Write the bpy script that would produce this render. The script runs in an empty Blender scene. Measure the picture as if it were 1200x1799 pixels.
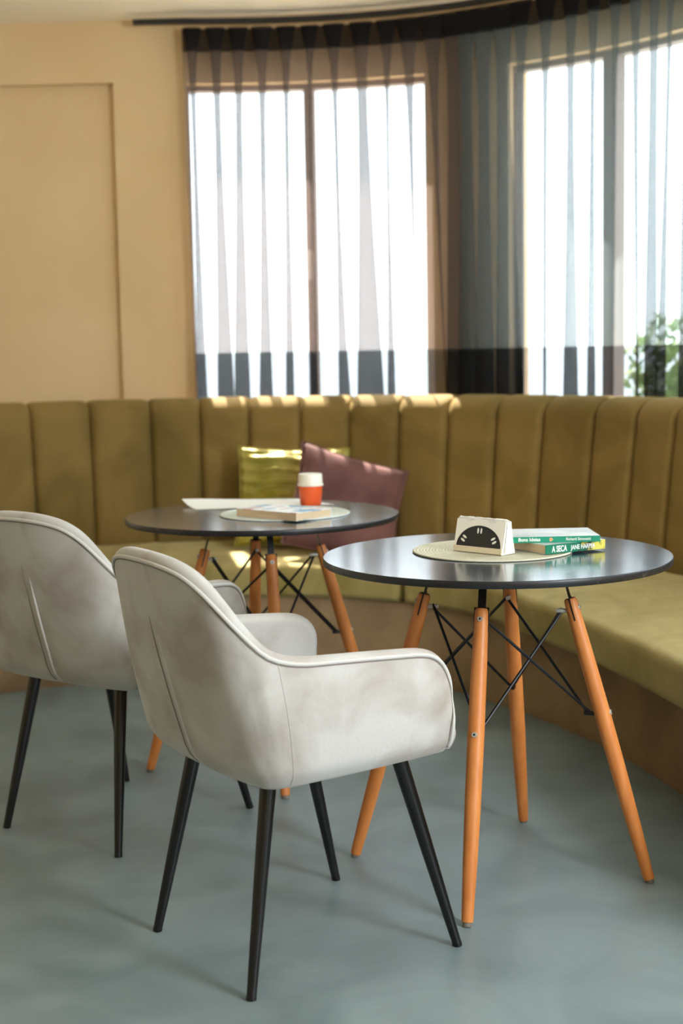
import bpy, bmesh, math, random
from math import sin, cos, pi, radians
from mathutils import Vector, Matrix, noise

random.seed(7)
SC = bpy.context.scene
COL = SC.collection

# ------------------------------------------------------------------ camera
cam_d = bpy.data.cameras.new('camera')
cam = bpy.data.objects.new('camera', cam_d)
COL.objects.link(cam)
PITCH, ROLL, CAMH = 0.1112, -0.0182, 1.2253
fw = Vector((0, cos(PITCH), -sin(PITCH)))
up = Vector((0, sin(PITCH), cos(PITCH)))
rt = Vector((1, 0, 0))
ca = cos(ROLL)*rt + sin(ROLL)*up
cb = -sin(ROLL)*rt + cos(ROLL)*up
cam.matrix_world = Matrix(((ca.x, cb.x, -fw.x, 0), (ca.y, cb.y, -fw.y, 0), (ca.z, cb.z, -fw.z, CAMH), (0, 0, 0, 1)))
cam_d.sensor_fit = 'HORIZONTAL'
cam_d.sensor_width = 24
cam_d.lens = 2537.0/1200*24
cam_d.clip_start = .05
cam_d.dof.use_dof = True
cam_d.dof.focus_distance = 3.1
cam_d.dof.aperture_fstop = 3.0
SC.camera = cam

# ------------------------------------------------------------------ light
world = bpy.data.worlds.new('world')
SC.world = world
world.use_nodes = True
wn = world.node_tree
bg = wn.nodes['Background']
bg.inputs['Color'].default_value = (.80, .93, 1.0, 1)
bg.inputs['Strength'].default_value = 5.5

def lamp(name, kind, loc, direction, energy, color, **kw):
    d = bpy.data.lights.new(name, kind)
    d.energy = energy; d.color = color
    for k, v in kw.items(): setattr(d, k, v)
    o = bpy.data.objects.new(name, d); COL.objects.link(o)
    o.location = loc
    o.rotation_euler = Vector(direction).to_track_quat('-Z', 'Y').to_euler()
    return o
lamp('sun', 'SUN', (0, 12, 12), (.22, -1, -1.55), 55.0, (1, .93, .80), angle=radians(.6))
lamp('daylight_shopfront', 'AREA', (2.25, .7, 1.65), (-1, .78, -.36), 92, (.90, .96, 1.0), shape='RECTANGLE', size=.75, size_y=.8)
lamp('fill_behind_camera', 'AREA', (1.0, -2.0, 1.75), (-.28, 1, .02), 20, (1, .93, .86), shape='RECTANGLE', size=2.6, size_y=1.6)  # added fill lamp, unseen behind the camera; the wall there has no opening

SC.view_settings.view_transform = 'Standard'
SC.view_settings.look = 'None'
SC.view_settings.exposure = 0.0
SC.view_settings.gamma = 1
SC.view_settings.use_curve_mapping = False
SC.cycles.use_denoising = True
SC.cycles.max_bounces = 10
SC.cycles.transparent_max_bounces = 32
SC.cycles.caustics_reflective = False
SC.cycles.caustics_refractive = False
SC.cycles.sample_clamp_indirect = 4

# ------------------------------------------------------------------ materials
def lin(c):
    return tuple((x/255/12.92 if x/255 <= .04045 else ((x/255+.055)/1.055)**2.4) for x in c)

def mat(name, rgb, rough=.6, metal=0, spec=.5, sheen=0, sheen_rough=.4, var=None, var_scale=8, detail=4, bump=0, bump_scale=60,
        coat=0, rough_var=0, lo=.35, hi=.65, distortion=0, stretch=None, sheen_tint=None):
    m = bpy.data.materials.new(name); m.use_nodes = True
    nt = m.node_tree; b = nt.nodes['Principled BSDF']
    c = lin(rgb)
    b.inputs['Base Color'].default_value = (*c, 1)
    b.inputs['Roughness'].default_value = rough
    b.inputs['Metallic'].default_value = metal
    b.inputs['Specular IOR Level'].default_value = spec
    b.inputs['Sheen Weight'].default_value = sheen
    b.inputs['Sheen Roughness'].default_value = sheen_rough
    if sheen_tint: b.inputs['Sheen Tint'].default_value = (*lin(sheen_tint), 1)
    b.inputs['Coat Weight'].default_value = coat; b.inputs['Coat Roughness'].default_value = .14
    tc = nt.nodes.new('ShaderNodeTexCoord')
    src = tc.outputs['Object']
    if stretch:
        mp = nt.nodes.new('ShaderNodeMapping'); mp.inputs['Scale'].default_value = stretch
        nt.links.new(src, mp.inputs['Vector']); src = mp.outputs['Vector']
    if var is not None:
        n = nt.nodes.new('ShaderNodeTexNoise')
        n.inputs['Scale'].default_value = var_scale; n.inputs['Detail'].default_value = detail
        n.inputs['Distortion'].default_value = distortion
        nt.links.new(src, n.inputs['Vector'])
        r = nt.nodes.new('ShaderNodeValToRGB')
        r.color_ramp.elements[0].position = lo; r.color_ramp.elements[1].position = hi
        r.color_ramp.elements[0].color = (*lin(var), 1); r.color_ramp.elements[1].color = (*c, 1)
        nt.links.new(n.outputs['Fac'], r.inputs['Fac'])
        nt.links.new(r.outputs['Color'], b.inputs['Base Color'])
        if rough_var:
            mr = nt.nodes.new('ShaderNodeMapRange')
            mr.inputs['To Min'].default_value = rough-rough_var; mr.inputs['To Max'].default_value = rough+rough_var
            nt.links.new(n.outputs['Fac'], mr.inputs['Value']); nt.links.new(mr.outputs['Result'], b.inputs['Roughness'])
    if bump:
        n2 = nt.nodes.new('ShaderNodeTexNoise'); n2.inputs['Scale'].default_value = bump_scale; n2.inputs['Detail'].default_value = 3
        nt.links.new(src, n2.inputs['Vector'])
        bp = nt.nodes.new('ShaderNodeBump'); bp.inputs['Strength'].default_value = bump; bp.inputs['Distance'].default_value = .01
        nt.links.new(n2.outputs['Fac'], bp.inputs['Height']); nt.links.new(bp.outputs['Normal'], b.inputs['Normal'])
    return m

def sheer(name, rgb, alpha):
    m = bpy.data.materials.new(name); m.use_nodes = True
    nt = m.node_tree; nt.nodes.clear()
    out = nt.nodes.new('ShaderNodeOutputMaterial')
    tr = nt.nodes.new('ShaderNodeBsdfTransparent')
    di = nt.nodes.new('ShaderNodeBsdfDiffuse'); tl = nt.nodes.new('ShaderNodeBsdfTranslucent')
    di.inputs['Color'].default_value = (*lin(rgb), 1); tl.inputs['Color'].default_value = (*lin(rgb), 1)
    m1 = nt.nodes.new('ShaderNodeMixShader'); m1.inputs[0].default_value = .45
    nt.links.new(di.outputs[0], m1.inputs[1]); nt.links.new(tl.outputs[0], m1.inputs[2])
    m2 = nt.nodes.new('ShaderNodeMixShader'); m2.inputs[0].default_value = alpha
    nt.links.new(tr.outputs[0], m2.inputs[1]); nt.links.new(m1.outputs[0], m2.inputs[2])
    nt.links.new(m2.outputs[0], out.inputs['Surface'])
    return m

def glass(name):
    m = bpy.data.materials.new(name); m.use_nodes = True
    nt = m.node_tree; nt.nodes.clear()
    out = nt.nodes.new('ShaderNodeOutputMaterial')
    tr = nt.nodes.new('ShaderNodeBsdfTransparent'); gl = nt.nodes.new('ShaderNodeBsdfGlossy')
    gl.inputs['Roughness'].default_value = .02
    mx = nt.nodes.new('ShaderNodeMixShader'); mx.inputs[0].default_value = .025
    nt.links.new(tr.outputs[0], mx.inputs[1]); nt.links.new(gl.outputs[0], mx.inputs[2])
    nt.links.new(mx.outputs[0], out.inputs['Surface'])
    return m

M = {}
M['wall'] = mat('ochre_plaster', (224, 196, 154), .9, var=(216, 187, 143), var_scale=1.6, bump=.15, bump_scale=25)
M['ceiling'] = mat('cream_ceiling_paint', (246, 238, 222), .9, bump=.05)
M['floor'] = mat('blue_grey_concrete', (137, 152, 154), .40, spec=.5, var=(104, 120, 123), var_scale=3.2, detail=12, rough_var=.14, lo=.25, hi=.75, distortion=1.2, bump=.10, bump_scale=22)
M['plinth'] = mat('bare_plaster', (165, 138, 104), .9, var=(136, 110, 82), var_scale=4, detail=6, bump=.35, bump_scale=9)
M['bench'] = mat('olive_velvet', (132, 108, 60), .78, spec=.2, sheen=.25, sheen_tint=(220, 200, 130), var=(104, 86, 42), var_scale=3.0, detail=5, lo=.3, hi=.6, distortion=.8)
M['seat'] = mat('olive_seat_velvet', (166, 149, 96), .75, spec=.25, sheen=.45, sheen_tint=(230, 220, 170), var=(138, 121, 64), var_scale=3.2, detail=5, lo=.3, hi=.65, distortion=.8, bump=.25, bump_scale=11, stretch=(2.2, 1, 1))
M['chair'] = mat('grey_velvet', (190, 187, 183), .8, spec=.2, sheen=.4, sheen_tint=(240, 238, 235), var=(158, 147, 138), var_scale=5.5, detail=8, lo=.30, hi=.52, distortion=.35, bump=.05, bump_scale=120)
M['piping'] = mat('grey_velvet_piping', (200, 197, 193), .8, spec=.2, sheen=.4)
M['seam'] = mat('dark_stitched_seam', (128, 116, 108), .9)
M['black_leg'] = mat('black_lacquered_steel', (17, 16, 16), .28, spec=.5)
M['steel'] = mat('black_steel_rod', (16, 17, 19), .35, metal=.3)
M['zinc'] = mat('zinc_screw', (186, 182, 172), .45, metal=.4)
M['wood'] = mat('orange_beech', (217, 138, 72), .45, spec=.45, var=(196, 116, 54), var_scale=7, detail=5, lo=.3, hi=.7, stretch=(6, 6, .6))
M['rubber'] = mat('grey_plastic_glide', (120, 112, 102), .6)
M['top'] = mat('black_laminate', (22, 44, 64), .19, spec=1.0, coat=.6, var=(30, 54, 76), var_scale=6, detail=8, rough_var=.06)
M['edge'] = mat('black_edge_band', (26, 26, 28), .4, var=(70, 66, 62), var_scale=45, detail=3, lo=.26, hi=.34)
M['frame'] = mat('taupe_window_frame', (128, 112, 104), .5)
M['handle'] = mat('white_handle', (225, 222, 214), .4)
M['glass'] = glass('window_glass')
M['sheer'] = sheer('charcoal_sheer', (104, 93, 90), .53)
M['sheer2'] = sheer('slate_sheer', (104, 114, 118), .51)
M['header'] = sheer('charcoal_header', (44, 42, 42), .90)
M['hem'] = sheer('charcoal_hem', (44, 46, 50), .72)
M['rail'] = mat('black_rail', (20, 22, 24), .4)
M['mauve'] = mat('mauve_velvet', (114, 78, 75), .7, sheen=.25, spec=.2, sheen_tint=(240, 200, 195), var=(90, 58, 56), var_scale=6)
M['satin'] = mat('gold_green_satin', (172, 162, 82), .24, metal=.35, spec=.8, var=(140, 130, 36), var_scale=9)
M['paper'] = mat('white_paper', (250, 250, 248), .7)
M['pages'] = mat('cream_page_edges', (224, 200, 166), .85, var=(206, 180, 146), var_scale=10, stretch=(1, 1, 90))
M['green'] = mat('green_book_cover', (18, 138, 108), .35)
M['cover'] = mat('pale_book_cover', (224, 226, 226), .35, var=(184, 190, 196), var_scale=9)
M['white'] = mat('white_ink', (244, 244, 238), .6)
M['peach'] = mat('peach_ink', (240, 150, 110), .6)
M['board'] = mat('cream_board', (250, 246, 238), .6)
M['chalk'] = mat('black_chalkboard_paint', (34, 34, 34), .6)
M['kraft'] = mat('pale_wood_strip', (220, 206, 176), .6)
M['napkin'] = mat('white_napkin', (240, 238, 232), .9, bump=.3, bump_scale=80)
M['orange'] = mat('orange_plastic', (232, 92, 40), .35)
M['lid'] = mat('milky_plastic', (240, 232, 218), .35)
M['pave'] = mat('pale_paving', (190, 186, 176), .9, var=(170, 165, 156), var_scale=2)
M['leaf'] = mat('shrub_leaf', (110, 140, 60), .6, var=(70, 100, 40), var_scale=6)
M['bark'] = mat('shrub_bark', (70, 62, 50), .9)

def weave(name, a, b_, scale):
    m = bpy.data.materials.new(name); m.use_nodes = True
    nt = m.node_tree; b = nt.nodes['Principled BSDF']; b.inputs['Roughness'].default_value = .85
    tc = nt.nodes.new('ShaderNodeTexCoord')
    w = nt.nodes.new('ShaderNodeTexWave'); w.wave_type = 'RINGS'; w.rings_direction = 'Z'
    w.inputs['Scale'].default_value = scale; w.inputs['Distortion'].default_value = 1.2; w.inputs['Detail'].default_value = 2
    w.inputs['Detail Scale'].default_value = 8
    v = nt.nodes.new('ShaderNodeTexVoronoi'); v.inputs['Scale'].default_value = 190
    nt.links.new(tc.outputs['Object'], w.inputs['Vector']); nt.links.new(tc.outputs['Object'], v.inputs['Vector'])
    mul = nt.nodes.new('ShaderNodeMath'); mul.operation = 'MULTIPLY'
    inv = nt.nodes.new('ShaderNodeMath'); inv.operation = 'SUBTRACT'; inv.inputs[0].default_value = 1.15
    nt.links.new(v.outputs['Distance'], inv.inputs[1])
    nt.links.new(w.outputs['Fac'], mul.inputs[0]); nt.links.new(inv.outputs[0], mul.inputs[1])
    r = nt.nodes.new('ShaderNodeValToRGB'); r.color_ramp.elements[0].color = (*lin(a), 1); r.color_ramp.elements[1].color = (*lin(b_), 1)
    nt.links.new(mul.outputs[0], r.inputs['Fac']); nt.links.new(r.outputs['Color'], b.inputs['Base Color'])
    bp = nt.nodes.new('ShaderNodeBump'); bp.inputs['Strength'].default_value = .6; bp.inputs['Distance'].default_value = .003
    nt.links.new(mul.outputs[0], bp.inputs['Height']); nt.links.new(bp.outputs['Normal'], b.inputs['Normal'])
    return m
M['mat_sage'] = weave('sage_woven_straw', (206, 202, 178), (250, 248, 232), 42)
M['mat_pale'] = weave('pale_woven_straw', (206, 216, 206), (246, 249, 244), 42)

def jungle_spine():
    m = bpy.data.materials.new('leafy_green_spine'); m.use_nodes = True
    nt = m.node_tree; b = nt.nodes['Principled BSDF']; b.inputs['Roughness'].default_value = .35
    tc = nt.nodes.new('ShaderNodeTexCoord'); sx = nt.nodes.new('ShaderNodeSeparateXYZ')
    nt.links.new(tc.outputs['Object'], sx.inputs[0])
    n = nt.nodes.new('ShaderNodeTexNoise'); n.inputs['Scale'].default_value = 60; n.inputs['Detail'].default_value = 3
    nt.links.new(tc.outputs['Object'], n.inputs['Vector'])
    mr = nt.nodes.new('ShaderNodeMapRange'); mr.inputs['From Min'].default_value = .05; mr.inputs['From Max'].default_value = .15
    mr.inputs['To Min'].default_value = -.28; mr.inputs['To Max'].default_value = .3
    nt.links.new(sx.outputs['X'], mr.inputs['Value'])
    ad = nt.nodes.new('ShaderNodeMath'); ad.operation = 'ADD'
    nt.links.new(mr.outputs[0], ad.inputs[0]); nt.links.new(n.outputs['Fac'], ad.inputs[1])
    r = nt.nodes.new('ShaderNodeValToRGB')
    r.color_ramp.elements[0].position = .42; r.color_ramp.elements[0].color = (*lin((16, 112, 84)), 1)
    r.color_ramp.elements[1].position = .75; r.color_ramp.elements[1].color = (*lin((214, 204, 92)), 1)
    e = r.color_ramp.elements.new(.55); e.color = (*lin((24, 58, 40)), 1)
    nt.links.new(ad.outputs[0], r.inputs['Fac']); nt.links.new(r.outputs['Color'], b.inputs['Base Color'])
    return m
M['jungle'] = jungle_spine()

def print_cover():
    m = bpy.data.materials.new('white_cover_blue_print'); m.use_nodes = True
    nt = m.node_tree; b = nt.nodes['Principled BSDF']; b.inputs['Roughness'].default_value = .3
    tc = nt.nodes.new('ShaderNodeTexCoord')
    n = nt.nodes.new('ShaderNodeTexNoise'); n.inputs['Scale'].default_value = 14; n.inputs['Detail'].default_value = 2
    nt.links.new(tc.outputs['Object'], n.inputs['Vector'])
    r = nt.nodes.new('ShaderNodeValToRGB'); r.color_ramp.interpolation = 'CONSTANT'
    r.color_ramp.elements[0].color = (*lin((206, 150, 140)), 1)
    r.color_ramp.elements[1].position = .40; r.color_ramp.elements[1].color = (*lin((236, 238, 238)), 1)
    e = r.color_ramp.elements.new(.56); e.color = (*lin((60, 150, 190)), 1)
    nt.links.new(n.outputs['Fac'], r.inputs['Fac']); nt.links.new(r.outputs['Color'], b.inputs['Base Color'])
    return m
M['bluecover'] = print_cover()

# ------------------------------------------------------------------ helpers
class MB:
    def __init__(s): s.v = []; s.f = []
    def add(s, verts, faces):
        o = len(s.v); s.v += [tuple(p) for p in verts]; s.f += [tuple(i+o for i in f) for f in faces]
        return s
    def box(s, c, size, bevel=0, rot=None, seg=2):
        bm = bmesh.new(); bmesh.ops.create_cube(bm, size=1)
        for p in bm.verts: p.co = Vector((p.co.x*size[0], p.co.y*size[1], p.co.z*size[2]))
        if bevel: bmesh.ops.bevel(bm, geom=bm.edges[:], offset=bevel, segments=seg, affect='EDGES', profile=.5)
        return s.frombm(bm, c, rot)
    def frombm(s, bm, c=(0, 0, 0), rot=None):
        bm.verts.index_update(); c = Vector(c)
        vs = [(rot @ p.co if rot else p.co)+c for p in bm.verts]
        fs = [[q.index for q in f.verts] for f in bm.faces]; bm.free()
        return s.add(vs, fs)
    def tube(s, path, rad, n=10, caps=True, flat=None):
        P = [Vector(p) for p in path]; R = rad if isinstance(rad, (list, tuple)) else [rad]*len(P)
        vs = []; prev = None
        for i, p in enumerate(P):
            t = (P[min(i+1, len(P)-1)]-P[max(i-1, 0)]).normalized()
            if prev is None:
                a = Vector((0, 0, 1)) if abs(t.z) < .9 else Vector((1, 0, 0))
                x = t.cross(a).normalized()
            else:
                x = (prev-t*prev.dot(t)).normalized()
            prev = x; y = t.cross(x)
            for k in range(n):
                a = 2*pi*k/n; vs.append(p+(x*cos(a)+y*sin(a))*R[i])
        fs = [(i*n+k, i*n+(k+1) % n, (i+1)*n+(k+1) % n, (i+1)*n+k) for i in range(len(P)-1) for k in range(n)]
        if caps: fs += [tuple(range(n))[::-1], tuple((len(P)-1)*n+k for k in range(n))]
        return s.add(vs, fs)
    def lathe(s, prof, n=48, c=(0, 0, 0)):
        vs = [(c[0]+r*cos(2*pi*k/n), c[1]+r*sin(2*pi*k/n), c[2]+z) for r, z in prof for k in range(n)]
        fs = [(i*n+k, i*n+(k+1) % n, (i+1)*n+(k+1) % n, (i+1)*n+k) for i in range(len(prof)-1) for k in range(n)]
        return s.add(vs, fs)
    def grid(s, rows, closed_u=False):
        h = len(rows); w = len(rows[0]); vs = [p for r in rows for p in r]
        fs = [(i*w+j, i*w+(j+1) % w, (i+1)*w+(j+1) % w, (i+1)*w+j) for i in range(h-1) for j in range(w if closed_u else w-1)]
        return s.add(vs, fs)
    def build(s, name, m, parent=None, smooth=True, loc=None, angle=40):
        me = bpy.data.meshes.new(name); me.from_pydata(s.v, [], s.f)
        bm = bmesh.new(); bm.from_mesh(me)
        bmesh.ops.remove_doubles(bm, verts=bm.verts[:], dist=1e-5)
        bmesh.ops.recalc_face_normals(bm, faces=bm.faces[:])
        bm.to_mesh(me); bm.free()
        me.materials.append(m)
        if smooth:
            me.polygons.foreach_set('use_smooth', [True]*len(me.polygons))
            me.set_sharp_from_angle(angle=radians(angle))
        o = bpy.data.objects.new(name, me); COL.objects.link(o)
        if parent: o.parent = parent
        if loc: o.location = loc
        return o

def tag(o, label, cat, group=None, kind=None):
    o['label'] = label; o['category'] = cat
    if group: o['group'] = group
    if kind: o['kind'] = kind
    return o
def struct(o):
    o['kind'] = 'structure'; return o
def thing(name, label, cat, loc, rotz=0, group=None):
    o = bpy.data.objects.new(name, None); COL.objects.link(o); o.location = loc; o.rotation_euler = (0, 0, rotz)
    o.empty_display_size = .1
    return tag(o, label, cat, group)
def copy_tree(o, parent=None):
    c = o.copy(); COL.objects.link(c)
    if parent: c.parent = parent
    for ch in list(o.children): copy_tree(ch, c)
    return c
def text_part(name, body, size, m, parent, loc, rot, extrude=.0004, bold=0, xs=1):
    cu = bpy.data.curves.new(name, 'FONT'); cu.body = body; cu.size = size; cu.extrude = extrude; cu.offset = bold
    tmp = bpy.data.objects.new(name, cu); COL.objects.link(tmp)
    dg = bpy.context.evaluated_depsgraph_get()
    me = bpy.data.meshes.new_from_object(tmp.evaluated_get(dg))
    bpy.data.objects.remove(tmp); bpy.data.curves.remove(cu)
    me.materials.clear(); me.materials.append(m)
    o = bpy.data.objects.new(name, me); COL.objects.link(o); o.parent = parent
    o.location = loc; o.rotation_euler = rot; o.scale = (xs, 1, 1)
    return o

def spline(P, n):
    P = [Vector(p) for p in P]; P = [2*P[0]-P[1]]+P+[2*P[-1]-P[-2]]; o = []
    for i in range(1, len(P)-2):
        for k in range(n):
            t = k/n
            o.append(.5*(2*P[i]+(P[i+1]-P[i-1])*t+(2*P[i-1]-5*P[i]+4*P[i+1]-P[i+2])*t*t+(-P[i-1]+3*P[i]-3*P[i+1]+P[i+2])*t**3))
    o.append(P[-2]); return o

# ------------------------------------------------------------------ the plan: one smooth curve along the foot of the bench
FP = [(-2.3, 4.35), (-1.9, 4.74), (-1.3, 5.16), (-.95, 5.33), (-.6, 5.43), (-.25, 5.44), (.05, 5.37), (.30, 5.21), (.47, 5.00), (.60, 4.77),
      (.70, 4.57), (.785, 4.37), (.85, 4.14), (.92, 3.85), (.99, 3.5), (1.07, 3.0), (1.14, 2.5)]
NP = 301
def resamp(c, n):
    s = [0]
    for a, b in zip(c, c[1:]): s.append(s[-1]+(b-a).length)
    o = []; j = 0
    for i in range(n):
        t = s[-1]*i/(n-1)
        while j < len(s)-2 and s[j+1] < t: j += 1
        u = (t-s[j])/max(1e-9, s[j+1]-s[j]); o.append(c[j].lerp(c[j+1], min(1, u)))
    return o
PLAN = resamp(spline(FP, 24), NP)
for _ in range(3):
    k = 6; e = [PLAN[0]]*k+PLAN+[PLAN[-1]]*k
    q = [sum((e[i+j] for j in range(2*k+1)), Vector((0, 0)))/(2*k+1) for i in range(NP)]
    q[0] = PLAN[0]; q[-1] = PLAN[-1]; PLAN = q
NRM = []
for i in range(NP):
    t = (PLAN[min(i+1, NP-1)]-PLAN[max(i-1, 0)]).normalized(); NRM.append(Vector((-t.y, t.x)))
def at(i, d, z=None):
    """point of the plan at (fractional) index i, offset d outwards"""
    i = max(0, min(NP-1.0001, i)); k = int(i); u = i-k
    p = PLAN[k].lerp(PLAN[k+1], u)+NRM[k].lerp(NRM[k+1], u)*d
    return p if z is None else Vector((p.x, p.y, z))

# wall line: straight at the left, then bending with the bench
WALL_D = .93
def wall_at(i, d=0):
    if i >= 108: return at(i, WALL_D+d)
    j = at(108, WALL_D+d); s = (108-i)*.0239
    return Vector((j.x-s, j.y+s*.022))
CEIL = 2.645
WTOP, WSILL = 2.375, .93

# ------------------------------------------------------------------ the room
mb = MB(); mb.box((0, 2.2, -.06), (9.0, 9.2, .12))
struct(mb.build('floor', M['floor'], smooth=False))
mb = MB()
cp = [Vector((-3.8, -2.4))]+[wall_at(-8, .2)]+[wall_at(i, .2) for i in range(0, 301, 6)]+[Vector((2.5, -2.4))]
n = len(cp)
mb.add([(p.x, p.y, CEIL) for p in cp]+[(p.x, p.y, CEIL+.12) for p in cp],
       [tuple(range(n)), tuple(range(n, 2*n))]+[(i, (i+1) % n, (i+1) % n+n, i+n) for i in range(n)])
struct(mb.build('ceiling', M['ceiling'], smooth=False))

def strip(mb, i0, i1, z0, z1, d0=0, d1=.18, step=2.0, fn=wall_at):
    ns = max(1, int((i1-i0)/step)); rows = []
    for k in range(ns+1):
        i = i0+(i1-i0)*k/ns; a = fn(i, d0); b = fn(i, d1)
        rows.append([(a.x, a.y, z0), (b.x, b.y, z0), (b.x, b.y, z1), (a.x, a.y, z1)])
    mb.grid(rows, closed_u=True)
    o = len(mb.v); mb.f += [(o-4, o-3, o-2, o-1)]
    s = o-4*(ns+1); mb.f += [(s+3, s+2, s+1, s)]
# flat wall on the left with a shallow recessed panel
W1A, W1B, W2A, W2B = 107.6, 137.2, 146.5, 203.0
REC = 94.4
mb = MB()
strip(mb, -8, REC, 0, 2.385, .045, .18)
strip(mb, -8, REC, 2.385, CEIL, 0, .18)
strip(mb, REC, W1A, 0, CEIL, 0, .18)
struct(mb.build('wall_left', M['wall'], smooth=False))
mb = MB()
strip(mb, W1A, W1B, 0, WSILL); strip(mb, W1A, W1B, WTOP, CEIL)
strip(mb, W1B, W2A, 0, CEIL)
strip(mb, W2A, W2B, 0, WSILL); strip(mb, W2A, W2B, WTOP, CEIL)
strip(mb, W2B, 216, 0, CEIL)
strip(mb, 216, 292, 0, WSILL); strip(mb, 216, 292, WTOP, CEIL)
strip(mb, 292, 300, 0, CEIL)
struct(mb.build('wall_right', M['wall'], smooth=True, angle=30))

mb = MB(); mb.box((-3.72, 1.9, CEIL/2), (.18, 9.2, CEIL))
struct(mb.build('wall_side', M['wall'], smooth=False))
mb = MB(); mb.box((-.6, -2.3, CEIL/2), (6.4, .18, CEIL))
struct(mb.build('wall_behind', M['wall'], smooth=False))
mb = MB()
e0 = wall_at(300, .09)
mb.box((e0.x+.06, 2.3, CEIL/2), (.18, .64, CEIL)); mb.box((e0.x+.2, .0, .3), (.18, 4.6, .6)); mb.box((e0.x+.2, 0, 2.5), (.18, 4.6, .3)); mb.box((e0.x+.2, -1.15, CEIL/2), (.18, 2.5, CEIL)); mb.box((e0.x+.2, 1.9, CEIL/2), (.18, .6, CEIL))
struct(mb.build('wall_facade', M['wall'], smooth=False))

def window(name, i0, i1, mullions, handle_at=None):
    fb = MB(); w = .45
    strip(fb, i0, i0+w, WSILL, WTOP, .05, .11); strip(fb, i1-w, i1, WSILL, WTOP, .05, .11)
    strip(fb, i0, i1, WTOP-.025, WTOP, .05, .11); strip(fb, i0, i1, WSILL, WSILL+.05, .05, .11)
    fr = struct(fb.build(name, M['frame'], smooth=False))
    for m, hw in mullions:
        b = MB(); strip(b, m-hw, m+hw, WSILL+.05, WTOP-.025, .045, .115)
        b.build('mullion', M['frame'], fr, smooth=False)
    edges = [i0]+[m for m, _ in mullions]+[i1]
    for a, c in zip(edges, edges[1:]):
        b = MB(); strip(b, a, c, WSILL+.03, WTOP-.03, .078, .084)
        b.build('pane', M['glass'], fr)
    if handle_at:
        p = wall_at(handle_at, .03); b = MB()
        b.box((p.x, p.y, 1.60), (.022, .02, .13), .006)
        b.build('window_handle', M['handle'], fr)
    return fr
window('window_1', W1A, W1B, [(123.4, .62)], 123.4)
window('window_2', W2A, W2B, [(157.6, .72), (181, .9)])
window('window_3', 216, 292, [(254, .9)])

# street outside
mb = MB(); mb.box((3.5, 12.0, -.22), (24, 11, .2)); mb.box((7.6, 3.3, -.22), (10, 6.4, .2))
struct(mb.build('ground_outside', M['pave'], smooth=False))

def shrub(loc, label, r, h):
    t = thing('shrub', label, 'plant', loc)
    b = MB(); b.tube([(0, 0, 0), (.02, .01, h*.4), (-.01, 0, h*.8)], [.035, .028, .015], 8)
    for k in range(5):
        a = k*1.26; b.tube([(0, 0, h*.3), (cos(a)*r*.4, sin(a)*r*.4, h*.6), (cos(a)*r*.6, sin(a)*r*.6, h*.8)], [.018, .012, .006], 6)
    b.build('trunk', M['bark'], t)
    f = MB()
    for k in range(1500):
        while True:
            p = Vector((random.uniform(-1, 1), random.uniform(-1, 1), random.uniform(-1, 1)))
            if .25 < p.length < 1: break
        c = Vector((p.x*r, p.y*r, h*.6+p.z*h*.42))
        q = Vector((random.gauss(0, 1), random.gauss(0, 1), random.gauss(0, 1))).normalized(); s = random.uniform(.03, .055)
        e = q.orthogonal().normalized(); g = q.cross(e)
        f.add([c-e*s, c+g*s*.45+q*s*.12, c+e*s, c-g*s*.45+q*s*.12], [(0, 1, 2, 3)])
    f.build('foliage', M['leaf'], t, smooth=False)
    return t
shrub((1.83, 7.9, -.12), 'leafy green shrub outside behind the right-hand window', .42, 1.5)

# ------------------------------------------------------------------ curtain rail and curtains
mb = MB()
rail_pts = []
for k in range(0, 120):
    i = 98.5+k*(225-98.5)/119
    p = wall_at(i, -.10); rail_pts.append((p.x, p.y, 2.612))
rows = []
for j, p in enumerate(rail_pts):
    a = Vector(rail_pts[min(j+1, 119)])-Vector(rail_pts[max(j-1, 0)]); nn = Vector((-a.y, a.x, 0)).normalized()
    p = Vector(p); rows.append([p-nn*.012+Vector((0, 0, -.011)), p+nn*.012+Vector((0, 0, -.011)), p+nn*.012+Vector((0, 0, .011)), p-nn*.012+Vector((0, 0, .011))])
mb.grid(rows, closed_u=True); mb.f += [(0, 1, 2, 3), (119*4+3, 119*4+2, 119*4+1, 119*4)]
rail = mb.build('curtain_rail', M['rail'], smooth=False)
tag(rail, 'slim black curtain rail bending along the top of the wall', 'curtain rail')

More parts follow.
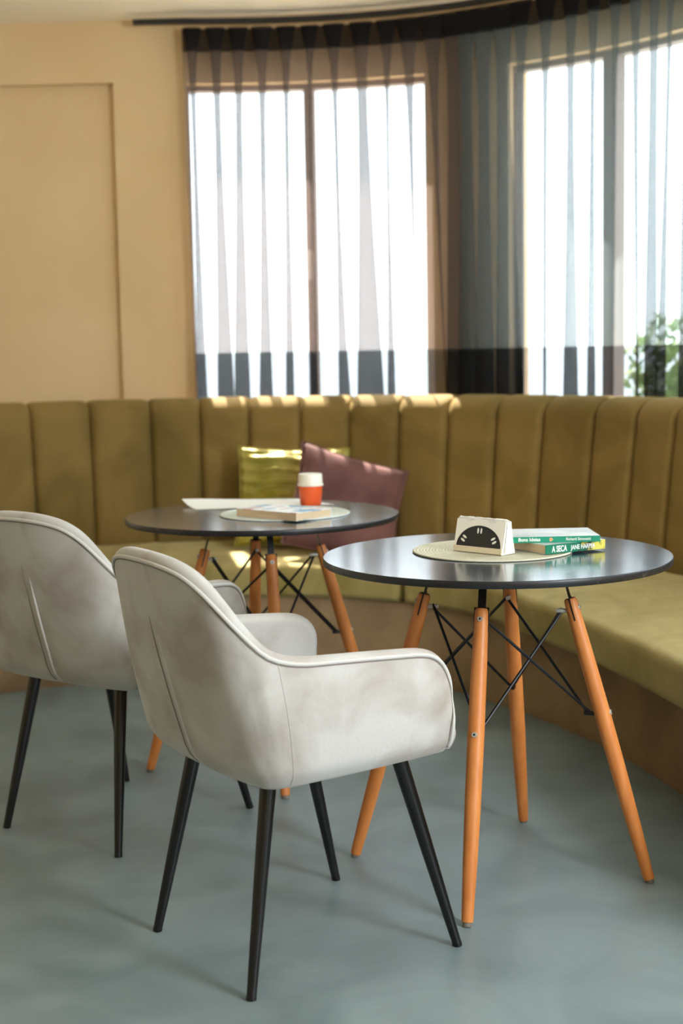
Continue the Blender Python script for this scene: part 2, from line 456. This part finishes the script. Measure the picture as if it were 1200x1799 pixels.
def curtain(i0, i1, label, m, seed, d_mid, gather, lam=.088):
    """sheer cloth hung in overlapping pleats; z rows from header to hem"""
    rnd = random.Random(seed)
    L = (i1-i0)*.030; npl = int(L/lam)
    def G(q):       # share of the pleats -> share of the width; the pleats bunch up at the gathered end
        a, b = (.72, .76) if gather > 0 else (.86, .90)
        if gather < 0: q = 1-q
        r = q/a*b if q < a else b+(q-a)/(1-a)*(1-b)
        return 1-r if gather < 0 else r
    N = npl*18
    amp = [rnd.uniform(.65, 1.25) for _ in range(npl+2)]
    ph = [rnd.uniform(-2.4, 2.4) for _ in range(npl+2)]
    low = [rnd.uniform(.15, 1.45) for _ in range(npl+2)]
    skew = [rnd.uniform(-1, 1) for _ in range(npl+2)]
    def row(z):
        t = (2.585-z)/(2.585-1.02)       # 0 top .. 1 bottom
        out = []
        for j in range(N+1):
            u = j/18; k = min(int(u), npl-1); w = u-k
            bl = w*w*(3-2*w)
            a = amp[k]*(1-bl)+amp[k+1]*bl; lo = low[k]*(1-bl)+low[k+1]*bl; sk = skew[k]*(1-bl)+skew[k+1]*bl
            pk = ph[k]*(1-bl)+ph[k+1]*bl
            A = a*(1-t)+lo*min(1.25, a*1.1)*t
            th = 2*pi*u+pk*t
            s = (.040*math.exp(-t/.10)+A*(.024+.020*t))*sin(th)+sk*.016*t
            dd = A*.020*cos(th)+.006*sk*t
            i = i0+(i1-i0)*max(0, min(1, G(u/npl)+s/L))
            p = wall_at(i, -d_mid+dd); out.append((p.x, p.y, z))
        return out
    t = thing('curtain', label, 'curtain', (0, 0, 0))
    zs_head = [2.585, 2.55, 2.52, 2.49]
    zs_body = [2.49, 2.44, 2.38, 2.28, 2.15, 2.0, 1.85, 1.7, 1.55, 1.4, 1.3, 1.225]
    zs_hem = [1.225, 1.17, 1.11, 1.06, 1.02]
    b = MB(); b.grid([row(z) for z in zs_body]); o = b.build('sheer_cloth', m, t, angle=180)
    b = MB(); b.grid([row(z) for z in zs_head]); o = b.build('header_band', M['header'], t, angle=180); o['label'] = 'dark pleated header band'
    b = MB(); b.grid([row(z) for z in zs_hem]); o = b.build('hem_band', M['hem'], t, angle=180); o['label'] = 'darker double hem'
    return t
curtain(107.0, 142.8, 'charcoal sheer curtain hanging over the left window beside the ochre wall', M['sheer'], 3, .100, 1)
curtain(142.0, 214, 'slate sheer curtain hanging over the right window behind the front table', M['sheer2'], 11, .108, -1)

# ------------------------------------------------------------------ banquette
bq = thing('banquette', 'long curved olive velvet banquette with channelled back on a plaster plinth', 'banquette', (0, 0, 0))
def lerp_over(i):      # how far the cushion stands out over the plinth
    pts = [(0, .03), (150, .04), (166, .04), (176, .06), (188, .10), (200, .12), (300, .13)]
    for (a, x), (b, y) in zip(pts, pts[1:]):
        if a <= i <= b: return x+(y-x)*(i-a)/(b-a)
    return .13
# plinth
mb = MB(); rows = []
for k in range(151):
    i = k*2.0
    prof = [(.0, 0), (-.012, .05), (-.005, .15), (.0, .30), (.72, .30), (.72, 0)]
    w = .006*noise.noise(Vector((i*.12, 0, 0)))
    rows.append([at(min(i, 299.9), d+(w if d < .1 else 0), z) for d, z in prof])
mb.grid(rows, closed_u=True); mb.f += [tuple(range(6)), tuple(len(mb.v)-1-j for j in range(6))]
mb.build('plinth', M['plinth'], bq, angle=50)
# seat cushions
def cushion(i0, i1):
    mb = MB(); rows = []; ns = int((i1-i0)/1.0)
    for k in range(ns+1):
        i = i0+(i1-i0)*k/ns; ov = lerp_over(i)
        e = min(k, ns-k)/ns*(i1-i0)*.03          # distance from the end, m
        q = 0 if e > .03 else .03-math.sqrt(max(0, .03**2-(.03-e)**2))
        prof = []
        z0, z1 = .303, .428
        for a in range(0, 7):     # bottom front corner
            th = -pi/2-a/6*pi/2; prof.append((-ov+.022+.022*cos(th), z0+.022+.022*sin(th)))
        for a in range(0, 7):
            th = pi-a/6*pi/2; prof.append((-ov+.032+.032*cos(th), z1-.032+.032*sin(th)))
        for a in range(1, 9):
            d = -ov+.032+(.62+ov-.032)*a/8; s = a/8
            wr = .0045*noise.noise(Vector((i*.55, d*3, i0)))+.003*noise.noise(Vector((i*.2, d*9, 5)))
            prof.append((d, z1+.024*sin(min(1, s*1.2)*pi/2)+wr*sin(pi*min(1, s+.1))))
        prof.append((.62, z0))
        zc = (z0+z1)/2
        rows.append([at(i, d if d > .5 else d+q*.9, zc+(z-zc)*(1-q*9)) for d, z in prof])
    n = len(rows[0])
    mb.grid(rows, closed_u=True); o = len(mb.v); mb.f += [tuple(range(o-n, o)), tuple(range(o-n*(ns+1), o-n*ns))[::-1]]
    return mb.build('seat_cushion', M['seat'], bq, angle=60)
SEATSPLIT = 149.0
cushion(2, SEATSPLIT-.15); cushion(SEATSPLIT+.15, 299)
# back channels
SEAMS = [46, 54.6, 63.2, 72, 81.6, 91.3, 100.8, 108.2, 115.5, 123.2, 130.2, 137.0, 143.7, 150.6, 157.7, 166.9, 176.0, 185.3, 194.5, 203.8, 213, 222.3, 231.6, 240.9, 250.2]
def channel(i0, i1):
    mb = MB(); rows = []; nu = 26
    for k in range(nu+1):
        w = k/nu; i = i0+(i1-i0)*w
        puff = (1-abs(2*w-1)**9)                 # 0 at the seams
        pr = .027*puff
        prof = [(.545-pr*.6, .40), (.530-pr, .46), (.538-pr, .58), (.552-pr, .72), (.566-pr, .85), (.578-pr, .93)]
        # rolled top
        cx, cz, rx, rz = .665, .945, .087+pr, .086+.010*puff
        for a in range(0, 11):
            th = pi-a/10*pi*.62
            prof.append((cx+rx*cos(th), cz+rz*max(0, sin(th))**.8))
        prof += [(.735, .97), (.745, .80), (.745, .40)]
        rows.append([at(i, d, z) for d, z in prof])
    n = len(rows[0])
    mb.grid(rows, closed_u=True); o = len(mb.v); mb.f += [tuple(range(o-n, o)), tuple(range(0, n))[::-1]]
    return mb.build('back_channel', M['bench'], bq, angle=50)
for a, b in zip(SEAMS, SEAMS[1:]): channel(a, b)

# ------------------------------------------------------------------ throw pillows
def pillow(name, label, m, centre, u, v, a, b, h, ruched=False, group=None, floor=None):
    u = Vector(u).normalized(); v = Vector(v); v = (v-u*v.dot(u)).normalized(); nn = u.cross(v)
    t = tag(bpy.data.objects.new(name, None), label, 'pillow', group); COL.objects.link(t)
    t.matrix_world = Matrix(((u.x, v.x, nn.x, centre[0]), (u.y, v.y, nn.y, centre[1]), (u.z, v.z, nn.z, centre[2]), (0, 0, 0, 1)))
    N = 44 if ruched else 28
    mb = MB()
    for sgn in (1, -1):
        rows = []
        for j in range(N+1):
            y = -1+2*j/N; r = []
            for i in range(N+1):
                x = -1+2*i/N
                th = h*(max(0, (1-x**2)*(1-y**2)))**.42
                px = a*x*(1-.07*(1-y*y)); py = b*y*(1-.07*(1-x*x))
                if ruched:
                    th += (.010*sin(y*26+.6*sin(x*7))+.005*noise.noise(Vector((x*5, y*14, sgn))))*(1-x**6)*(1-y**6)
                else:
                    th += .005*noise.noise(Vector((x*2.2, y*2.2, sgn*3)))*(1-x**4)*(1-y**4)
                r.append((px, py, sgn*th))
            rows.append(r)
        mb.grid(rows)
    if floor is not None:
        iv = t.matrix_world.inverted()
        mb.v = [tuple(iv @ Vector((q.x, q.y, max(q.z, floor+(q.z-floor)*.12) if q.z < floor else q.z))) for q in (t.matrix_world @ Vector(p) for p in mb.v)]
    mb.build('cushion_cover', m, t, angle=180)
    edge = []
    for k in range(80):
        q = k/80*4; s_ = int(q); w = -1+2*(q-s_)
        x, y = [(w, -1), (1, w), (-w, 1), (-1, -w)][s_]
        edge.append((a*x*(1-.07*(1-y*y)), b*y*(1-.07*(1-x*x)), 0))
    edge.append(edge[0])
    if floor is not None: edge = [tuple(iv @ Vector((q.x, q.y, max(q.z, floor+.004)))) for q in (t.matrix_world @ Vector(p) for p in edge)]
    mb = MB(); mb.tube(edge, .004, 6, caps=False); mb.build('edge_piping', m, t)
    return t
pillow('throw_pillow', 'gold-green ruched satin throw pillow leaning on the bench back', M['satin'], (-.195, 5.765, .645), (1, -.02, -.03), (.02, .30, .95), .225, .205, .055, True)
pillow('throw_pillow', 'mauve velvet throw pillow tilted in front of the gold-green one', M['mauve'], (.020, 5.625, .618), (.94, .20, -.31), (.20, .42, .86), .225, .215, .065, floor=.456)

# ------------------------------------------------------------------ cafe tables
RF, ZT = .353, .7529
def table(label, loc, rot, group):
    t = thing('cafe_table', label, 'table', loc, rot, group)
    mb = MB(); zt = ZT
    mb.lathe([(0, zt-.012), (.3985, zt-.012), (.3985, zt), (.3, zt), (0, zt)], 96)
    tp = mb.build('tabletop', M['top'], t)
    mb = MB(); mb.lathe([(.3985, zt), (.3995, zt-.0008), (.400, zt-.002), (.400, zt-.014), (.3985, zt-.016), (.30, zt-.016), (0, zt-.016), (0, zt-.013), (.3980, zt-.013), (.3985, zt)], 96)
    mb.build('edge_band', M['edge'], tp)
    zl = .655; rl = .170
    def axis(s):      # s = 0 at the top of a leg .. 1 at the floor
        return Vector((rl+(RF-rl)*s, 0, zl*(1-s)))
    for k in range(4):
        a = k*pi/2; R = Matrix.Rotation(a, 3, 'Z')
        P = []; rad = []
        for s, r in [(0, .0125), (.008, .0150), (.05, .0158), (.2, .0175), (.4, .0186), (.6, .0180), (.8, .0160), (.97, .0130), (.986, .0126)]:
            P.append(R @ axis(s)); rad.append(r)
        mb = MB(); mb.tube(P, rad, 18); leg = mb.build('leg', M['wood'], t, angle=60)
        mb = MB(); mb.tube([R @ axis(.985), R @ Vector((RF, 0, 0))], [.0105, .0098], 14); mb.build('glide', M['rubber'], leg)
        nrm = Vector((.655, 0, .183)).normalized()       # outward from the leg face
        for s, rr in ((.035, .0153), (.405, .0186)):
            mb = MB(); c = axis(s)+nrm*(rr-.0018)
            mb.tube([R @ c, R @ (c+nrm*.0042)], [.0068, .0056], 14); sc = mb.build('screw', M['zinc'], leg)
            mb = MB(); mb.tube([R @ (c+nrm*.0041), R @ (c+nrm*.0047)], [.0026, .0024], 6); mb.build('hex_socket', M['steel'], sc)
        # flat steel bracket: bent strip, wide across, thin outwards
        mb = MB(); tv = Vector((0, 1, 0)); ax = (axis(0)-axis(1)).normalized()
        def plate(p, q, hw):
            d = (q-p).normalized(); th = d.cross(tv).normalized()*.0016
            vs = [x+s*tv*hw+e*th for x in (p, q) for s, e in ((-1, -1), (1, -1), (1, 1), (-1, 1))]
            mb.add([R @ x for x in vs], [(0, 1, 2, 3), (7, 6, 5, 4), (0, 4, 5, 1), (1, 5, 6, 2), (2, 6, 7, 3), (3, 7, 4, 0)])
        tipp = axis(0)+ax*.083
        plate(axis(.075), axis(-.004), .0168); plate(axis(-.004), tipp, .009); plate(tipp, Vector((.03, 0, tipp.z)), .010)
        mb.build('bracket', M['steel'], t, smooth=False)
    tb = lambda k: Matrix.Rotation(k*pi/2, 3, 'Z') @ (axis(.045)-Vector((.028, 0, 0)))
    mbp = lambda k: Matrix.Rotation(k*pi/2, 3, 'Z') @ (axis(.405)-Vector((.030, 0, 0)))
    for k in range(4):
        for q in (1, -1):
            off = Vector((0, 0, .004*q))
            mb = MB(); mb.tube([tb(k)+off, mbp(k+q)+off], .0036, 8); mb.build('brace_rod', M['steel'], t)
        R = Matrix.Rotation(k*pi/2, 3, 'Z')
        for f, s in ((tb, .045), (mbp, .405)):
            mb = MB(); c = f(k); dirn = (R @ axis(s)-c).normalized()
            mb.tube([c-dirn*.012, c-dirn*.002, c+dirn*.002, R @ axis(s)], [.0045, .006, .0055, .004], 10)
            mb.build('bolt', M['zinc'] if f is tb else M['steel'], t)
    return t
T1 = (.3549, 3.3004); T2 = (-.2329, 4.2182)
tab = table('round black-topped table with beech legs holding the napkin holder and two books', (T1[0], T1[1], 0), 2.8452, 'round cafe tables')
t2 = copy_tree(tab); t2.location = (T2[0], T2[1], 0); t2.rotation_euler = (0, 0, 3.3246)
t2['label'] = 'round black-topped table with beech legs holding the orange cup and white papers'

# ------------------------------------------------------------------ armchairs
def armchair(label, loc, rot, group):
    t = thing('armchair', label, 'chair', loc, rot, group)
    # (base x, base y, rim x, rim y, rim z) from the middle of the back round to the front of the right arm
    H = [(.000, -.246, .000, -.352, .836), (.055, -.246, .050, -.351, .835), (.110, -.244, .100, -.345, .830), (.160, -.240, .147, -.332, .818),
         (.203, -.233, .186, -.314, .793), (.236, -.222, .214, -.290, .757), (.255, -.205, .238, -.257, .712), (.264, -.180, .256, -.213, .668),
         (.267, -.140, .264, -.155, .650), (.268, -.080, .266, -.085, .645), (.268, .000, .265, .000, .640), (.266, .070, .263, .070, .635),
         (.264, .120, .261, .122, .631), (.262, .150, .259, .155, .624), (.261, .170, .258, .178, .610), (.260, .184, .257, .193, .590), (.259, .192, .257, .202, .565), (.258, .196, .256, .205, .53)]
    full = [(-a, b, -c, d, e) for a, b, c, d, e in H[:0:-1]]+H
    def cat(vals, n):
        P = [2*vals[0]-vals[1]]+list(vals)+[2*vals[-1]-vals[-2]]; o = []
        for i in range(1, len(P)-2):
            for k in range(n):
                s = k/n
                o.append(.5*(2*P[i]+(P[i+1]-P[i-1])*s+(2*P[i-1]-5*P[i]+4*P[i+1]-P[i+2])*s*s+(-P[i-1]+3*P[i]-3*P[i+1]+P[i+2])*s**3))
        return o+[vals[-1]]
    cols = list(zip(*[cat([r[c] for r in full], 3) for c in range(5)]))
    NC = len(cols); NV = 22; z0 = .418
    def outer(j, v):
        bx, by, rx, ry, rz = cols[j]
        zb = z0+.010*max(0, (by+.25)/.45)
        p = Vector((bx+(rx-bx)*v, by+(ry-by)*v, zb+(rz-zb)*v))
        return p
    grid = []
    under = []
    for i in range(NV+1):
        v = i/NV; row = []
        for j in range(NC):
            p = outer(j, v)
            bx, by = cols[j][0], cols[j][1]
            side = min(1, abs(bx)/.26)
            bul = .012*sin(pi*min(1, v*1.0))*(1 if by > -.2 else .6)
            nx = (1 if bx > 0 else -1)*max(0, (abs(bx)-.19)/.07) if abs(bx) > .19 else 0
            dirv = Vector((nx, -(1-min(1, abs(nx))), 0)); dirv = dirv.normalized() if dirv.length > 0 else Vector((0, -1, 0))
            p = p+dirv*bul*(1 if j not in (0, NC-1) else 1)
            # lower edge rounding
            if p.z < z0+.035:
                q = (z0+.035-p.z)/.035; p = p-dirv*.016*q*q
            row.append(p)
        grid.append(row)
    # normals
    def nrm(i, j):
        i = max(i, 6)
        a = grid[i][min(j+1, NC-1)]-grid[i][max(j-1, 0)]; b = grid[min(i+1, NV)][j]-grid[max(i-1, 0)][j]
        return a.cross(b).normalized()
    TH = .034
    inner = [[grid[i][j]-nrm(i, j)*TH for j in range(NC)] for i in range(NV+1)]
    # smooth the inner skin along the corners
    for _ in range(4):
        inner = [[(inner[i][j]*2+inner[i][max(j-1, 0)]+inner[i][min(j+1, NC-1)])/4 if 0 < j < NC-1 else inner[i][j] for j in range(NC)] for i in range(NV+1)]
    mb = MB(); mb.grid(grid)
    sh = mb.build('shell', M['chair'], t, angle=70)
    # border loop: up the left front edge, along the rim, down the right front edge
    loop = [(i, 0) for i in range(NV+1)]+[(NV, j) for j in range(1, NC)]+[(i, NC-1) for i in range(NV-1, -1, -1)]
    bo = [grid[i][j] for i, j in loop]; bi = [inner[i][j] for i, j in loop]; bn = [nrm(i, j) for i, j in loop]
    rows = []
    for k in range(len(loop)):
        tg = (bo[min(k+1, len(loop)-1)]-bo[max(k-1, 0)]).normalized()
        m = (bo[k]+bi[k])/2; h = (bo[k]-bi[k])/2
        out = (h.normalized()).cross(tg).normalized()
        c = grid[NV//2][loop[k][1]]
        i, j = loop[k]
        ref = grid[max(i-3, 0)][j] if i == NV else grid[i][1 if j == 0 else NC-2]
        if out.dot(bo[k]-ref) < 0: out = -out
        fk = 1
        rows.append([m+h*cos(a/8*pi)+out*h.length*.85*fk*sin(a/8*pi) for a in range(9)])
    mb = MB(); mb.grid(rows); mb.grid(inner)
    mb.build('inner_lining', M['chair'], t, angle=180)
    # piping along the outer edge of the rim
    pp = [bo[k]+bn[k]*.0005 for k in range(2, len(bo)-2)]
    mb = MB(); mb.tube(pp, .0042, 8); mb.build('piping', M['piping'], t)
    pp = []
    for k in range(2, len(bo)-2):
        i, j = loop[k]
        tg = (bo[min(k+1, len(loop)-1)]-bo[max(k-1, 0)]).normalized(); inn = bn[k].cross(tg).normalized()
        ref = grid[max(i-3, 0)][j] if i == NV else grid[i][1 if j == 0 else NC-2]
        if inn.dot(ref-bo[k]) < 0: inn = -inn
        pp.append(bo[k]+inn*.0055+bn[k]*.0002)
    mb = MB(); mb.tube(pp, .0013, 6); mb.build('stitch_line', M['seam'], t)
    # seams: back dart and the two rear corners
    mid = NC//2
    mb = MB(); pts = [grid[i][mid]+nrm(i, mid)*.0002 for i in range(0, 17)]
    mb.tube(pts, [.0016]*14+[.0013, .0009, .0004], 6); mb.build('back_dart', M['seam'], t)
    mb = MB(); pts = [grid[i][mid+1].lerp(grid[i][mid+2], .1)+nrm(i, mid)*-.0012 for i in range(0, 16)]
    mb.tube(pts, [.0042]*12+[.0036, .0028, .0018, .0006], 8); mb.build('dart_fold', M['piping'], t)
    for sg in (1, -1):
        jc = mid+sg*22
        mb = MB(); pts = [grid[i][jc]+nrm(i, jc)*-.0006 for i in range(0, NV+1)]
        mb.tube(pts, .0016, 6); mb.build('corner_seam', M['chair'], t)
    # closed underside and seat pad
    poly = [grid[0][j] for j in range(0, NC)]
    cen = Vector((0, -.02, 0))
    def ring(ins, z): return [Vector((cen.x+(p.x-cen.x)*(1-ins), cen.y+(p.y-cen.y)*(1-ins), z+(p.z-z0))) for p in poly]
    mb = MB(); mb.grid([ring(0, z0), ring(.02, z0-.006), ring(.08, z0-.010)], closed_u=True)
    b = len(mb.v); mb.f.append(tuple(range(b-NC, b)))
    mb.build('underside', M['chair'], t, angle=60)
    mb = MB()
    mb.grid([ring(.04, z0-.004), ring(.05, z0+.02), ring(.055, z0+.045), ring(.07, z0+.060), ring(.12, z0+.070), ring(.3, z0+.076), ring(.6, z0+.080)], closed_u=True)
    b = len(mb.v); mb.f += [tuple(range(b-NC, b)), tuple(range(b-7*NC, b-6*NC))[::-1]]
    mb.build('seat_pad', M['chair'], t, angle=70)
    # legs
    for (fx, fy, tx, ty) in ((-.203, -.238, -.150, -.155), (.203, -.238, .150, -.155), (.231, .236, .185, .120), (-.231, .236, -.185, .120)):
        a = Vector((fx, fy, 0)); b_ = Vector((tx, ty, .425))
        mb = MB(); mb.tube([b_, b_.lerp(a, .06), b_.lerp(a, .5), b_.lerp(a, .985)], [.0165, .0165, .0138, .0098], 18)
        lg = mb.build('leg', M['black_leg'], t, angle=60)
        mb = MB(); mb.tube([b_.lerp(a, .984), a+Vector((0, 0, .0)), ], [.0106, .0100], 16); mb.build('foot_cap', M['black_leg'], lg)
    return t
ch = armchair('grey velvet armchair with black legs drawn up to the front table', (-.10, 2.93, 0), -math.atan2(.838, .545), 'grey velvet armchairs')
c2 = copy_tree(ch); c2.location = (-.588, 3.743, 0); c2.rotation_euler = (0, 0, -math.atan2(.587, .81))
c2['label'] = 'grey velvet armchair with black legs drawn up to the rear table, furthest left'

# ------------------------------------------------------------------ things on the tables
def placemat(label, x, y, r, m):
    t = thing('placemat', label, 'placemat', (x, y, ZT+.0004), 0, 'round woven placemats')
    mb = MB(); prof = [(0, .0026)]
    for k in range(1, 25):
        rr = r*k/25; prof += [(rr-r*.012, .0024), (rr, .0034)]
    prof += [(r-.003, .0036), (r, .0018), (r-.002, 0), (0, 0)]
    mb.lathe(prof, 72); mb.build('woven_disc', m, t, angle=180)
    mb = MB(); mb.lathe([(r-.004, .0034), (r-.001, .0040), (r+.0015, .0024), (r+.0005, .0004), (r-.004, .0004)], 72)
    mb.build('braided_edge', m, t, angle=180)
    return t
placemat('sage woven straw placemat under the napkin holder', .352, 3.352, .186, M['mat_sage'])
placemat('pale woven straw placemat under the book with cream page edges', -.166, 4.205, .190, M['mat_pale'])

def book(label, loc, rotz, L, Wd, T, cover_m, spine_m, group):
    t = thing('book', label, 'book', loc, rotz, group)
    mb = MB(); mb.box((L/2, Wd/2, T-.0006), (L, Wd, .0012), .0003); o = mb.build('front_cover', cover_m, t, smooth=False)
    mb = MB(); mb.box((L/2, Wd/2, .0006), (L, Wd, .0012), .0003); mb.build('back_cover', cover_m, t, smooth=False)
    mb = MB(); mb.box((L/2, Wd/2+.0006, T/2), (L-.0012, Wd-.0016, T-.0024)); mb.build('page_block', M['pages'], t, smooth=False)
    mb = MB(); mb.box((L/2, -.0004, T/2), (L, .0022, T), .0006); sp = mb.build('spine', spine_m, t, smooth=False)
    return t, sp
zb = ZT+.0046
low, sp = book('paperback with leafy dark green spine under the other book', (.460, 3.242, zb), radians(29), .172, .125, .0215, M['cover'], M['jungle'], 'books on the front table')
text_part('spine_lettering', 'A SECA', .0195, M['white'], sp, (.018, -.0017, .0042), (pi/2, 0, 0), bold=.0004, xs=.66)
text_part('spine_lettering', 'JANE HARPER', .0150, M['white'], sp, (.072, -.0017, .0058), (pi/2, 0, 0), bold=.0002, xs=.76)
upb, sp = book('thin paperback with bright green spine lying on top of the other book', (.386, 3.284, zb+.0217), radians(1.2), .207, .150, .0140, M['cover'], M['green'], 'books on the front table')
text_part('spine_lettering', 'Bons Ideias', .0112, M['white'], sp, (.018, -.0017, .0040), (pi/2, 0, 0), bold=.0002)
text_part('spine_lettering', 'Richard Simonetti', .0092, M['white'], sp, (.128, -.0017, .0045), (pi/2, 0, 0), bold=.0001, xs=.86)
mb = MB(); mb.add([(.090, -.0018, .0035), (.093, -.0018, .0024), (.0985, -.0018, .0068), (.0955, -.0018, .0112), (.090, -.0018, .0108)], [(0, 1, 2, 3, 4)])
mb.build('spine_emblem', M['peach'], sp, smooth=False)

b2, sp = book('paperback with cream page edges lying on the rear table placemat', (-.030, 4.085, zb), radians(138.7), .235, .145, .0225, M['bluecover'], M['white'], None)
b2['label'] = 'white and blue covered paperback with page edges facing out on the rear table'

# napkin holder and napkins
t = thing('napkin_holder', 'cream napkin holder with black half-round front on the sage placemat', 'napkin holder', (.3115, 3.290, zb), math.atan2(-.687, .727))
def lean(y0, s): return Matrix.Rotation(radians(s), 3, 'X')
R = Matrix.Rotation(radians(-13), 3, 'X')
mb = MB(); mb.box(R @ Vector((0, 0, .038)), (.142, .004, .077), .0012, R); fp = mb.build('front_panel', M['board'], t, smooth=False)
off = R @ Vector((0, -.0024, 0))
pts = [Vector((.064*cos(a), 0, .013+.050*sin(a))) for a in [pi*k/32 for k in range(33)]]
mb = MB(); mb.add([R @ p+off for p in pts]+[R @ p+off*.5 for p in pts], [tuple(range(33))]+[(k, k+1, k+34, k+33) for k in range(32)])
hd = mb.build('half_round', M['chalk'], fp, smooth=False)
for ang in (28, 90, 152):
    a = radians(ang); c = Vector((.049*cos(a), 0, .013+.038*sin(a))); dv = Vector((cos(a), 0, sin(a))); sv = Vector((-sin(a), 0, cos(a)))
    for s in (-1, 1):
        mb = MB(); cc = c+sv*s*.0045
        pp = [cc+dv*.0068*cos(2*pi*k/16)+sv*.0027*sin(2*pi*k/16) for k in range(16)]
        mb.add([R @ p+off*1.35 for p in pp], [tuple(range(16))]); mb.build('white_mark', M['white'], hd, smooth=False)
mb = MB(); mb.box(R @ Vector((0, -.003, .007)), (.140, .003, .013), .0008, R); mb.build('base_strip', M['kraft'], t, smooth=False)
mb = MB(); mb.box((0, .022, .002), (.142, .048, .004), .001); mb.build('base', M['board'], t, smooth=False)
R2 = Matrix.Rotation(radians(13), 3, 'X')
mb = MB(); mb.box(R2 @ Vector((0, 0, .036))+Vector((0, .046, 0)), (.142, .004, .072), .0012, R2); mb.build('back_panel', M['board'], t, smooth=False)
nt_ = thing('napkin_stack', 'stack of white paper napkins filling the napkin holder', 'napkins', (.3115, 3.290, zb), math.atan2(-.687, .727))
mb = MB()
for k in range(7):
    y0 = .008+k*.005; rr = []
    for i in range(13):
        x = -.066+.140*i/12
        wv = .0015*sin(i*1.3+k)+.001*random.uniform(-1, 1); ztop = .078+.002*sin(i*.9+k*2)-(.005 if i == 12 else 0)
        lo = .021+(y0-.021)*1.0; hi = .021+(y0-.021)*.28
        rr.append([(x, lo-.0019, .0045), (x+wv, hi-.0017+wv*.4, ztop), (x+wv, hi+.0017+wv*.4, ztop), (x, lo+.0019, .0045)])
    mb.grid(rr, closed_u=True); o = len(mb.v); mb.f += [(o-4, o-3, o-2, o-1), (o-49, o-50, o-51, o-52)]
mb.build('napkin', M['napkin'], nt_, angle=60)

# rear table: paper sheets, cup
sheet = thing('paper_menu', 'white paper menu curling up at the back of the rear table', 'menu', (-.25, 4.45, ZT))
A_, B_, C_, D_ = Vector((-.441, 4.361, ZT+.002)), Vector((-.022, 4.437, ZT+.002)), Vector((-.500, 4.51, ZT+.020)), Vector((-.125, 4.60, ZT+.004))
mb = MB(); rows = []
for k in range(15):
    v_ = k/14; r = []
    for i in range(21):
        u_ = i/20; p = A_.lerp(B_, u_).lerp(C_.lerp(D_, u_), v_); z = ZT+.0012+((A_.z*(1-u_)+B_.z*u_)*(1-v_)+(C_.z*(1-u_)+D_.z*u_)*v_-ZT-.002)*v_**1.3
        r.append((p.x+.25, p.y-4.45, z-ZT+.0008*sin(u_*9)*v_))
    rows.append(r)
mb.grid(rows); mb.grid([[(x, y, z-.0008) for x, y, z in r] for r in rows])
mb.build('sheet', M['paper'], sheet, angle=180)
cup = thing('cup', 'small orange cup with milky white lid on the rear table', 'cup', (-.094, 4.417, ZT+.0024))
mb = MB(); mb.lathe([(0, 0), (.030, 0), (.0325, .003), (.0365, .060), (.0350, .060), (.031, .004), (0, .004)], 36); mb.build('body', M['orange'], cup)
mb = MB(); mb.lathe([(.034, .0605), (.0395, .0605), (.0402, .063), (.0395, .066), (.0372, .067), (.0365, .094), (.0350, .097), (.0, .0975)], 36); mb.build('lid', M['lid'], cup)
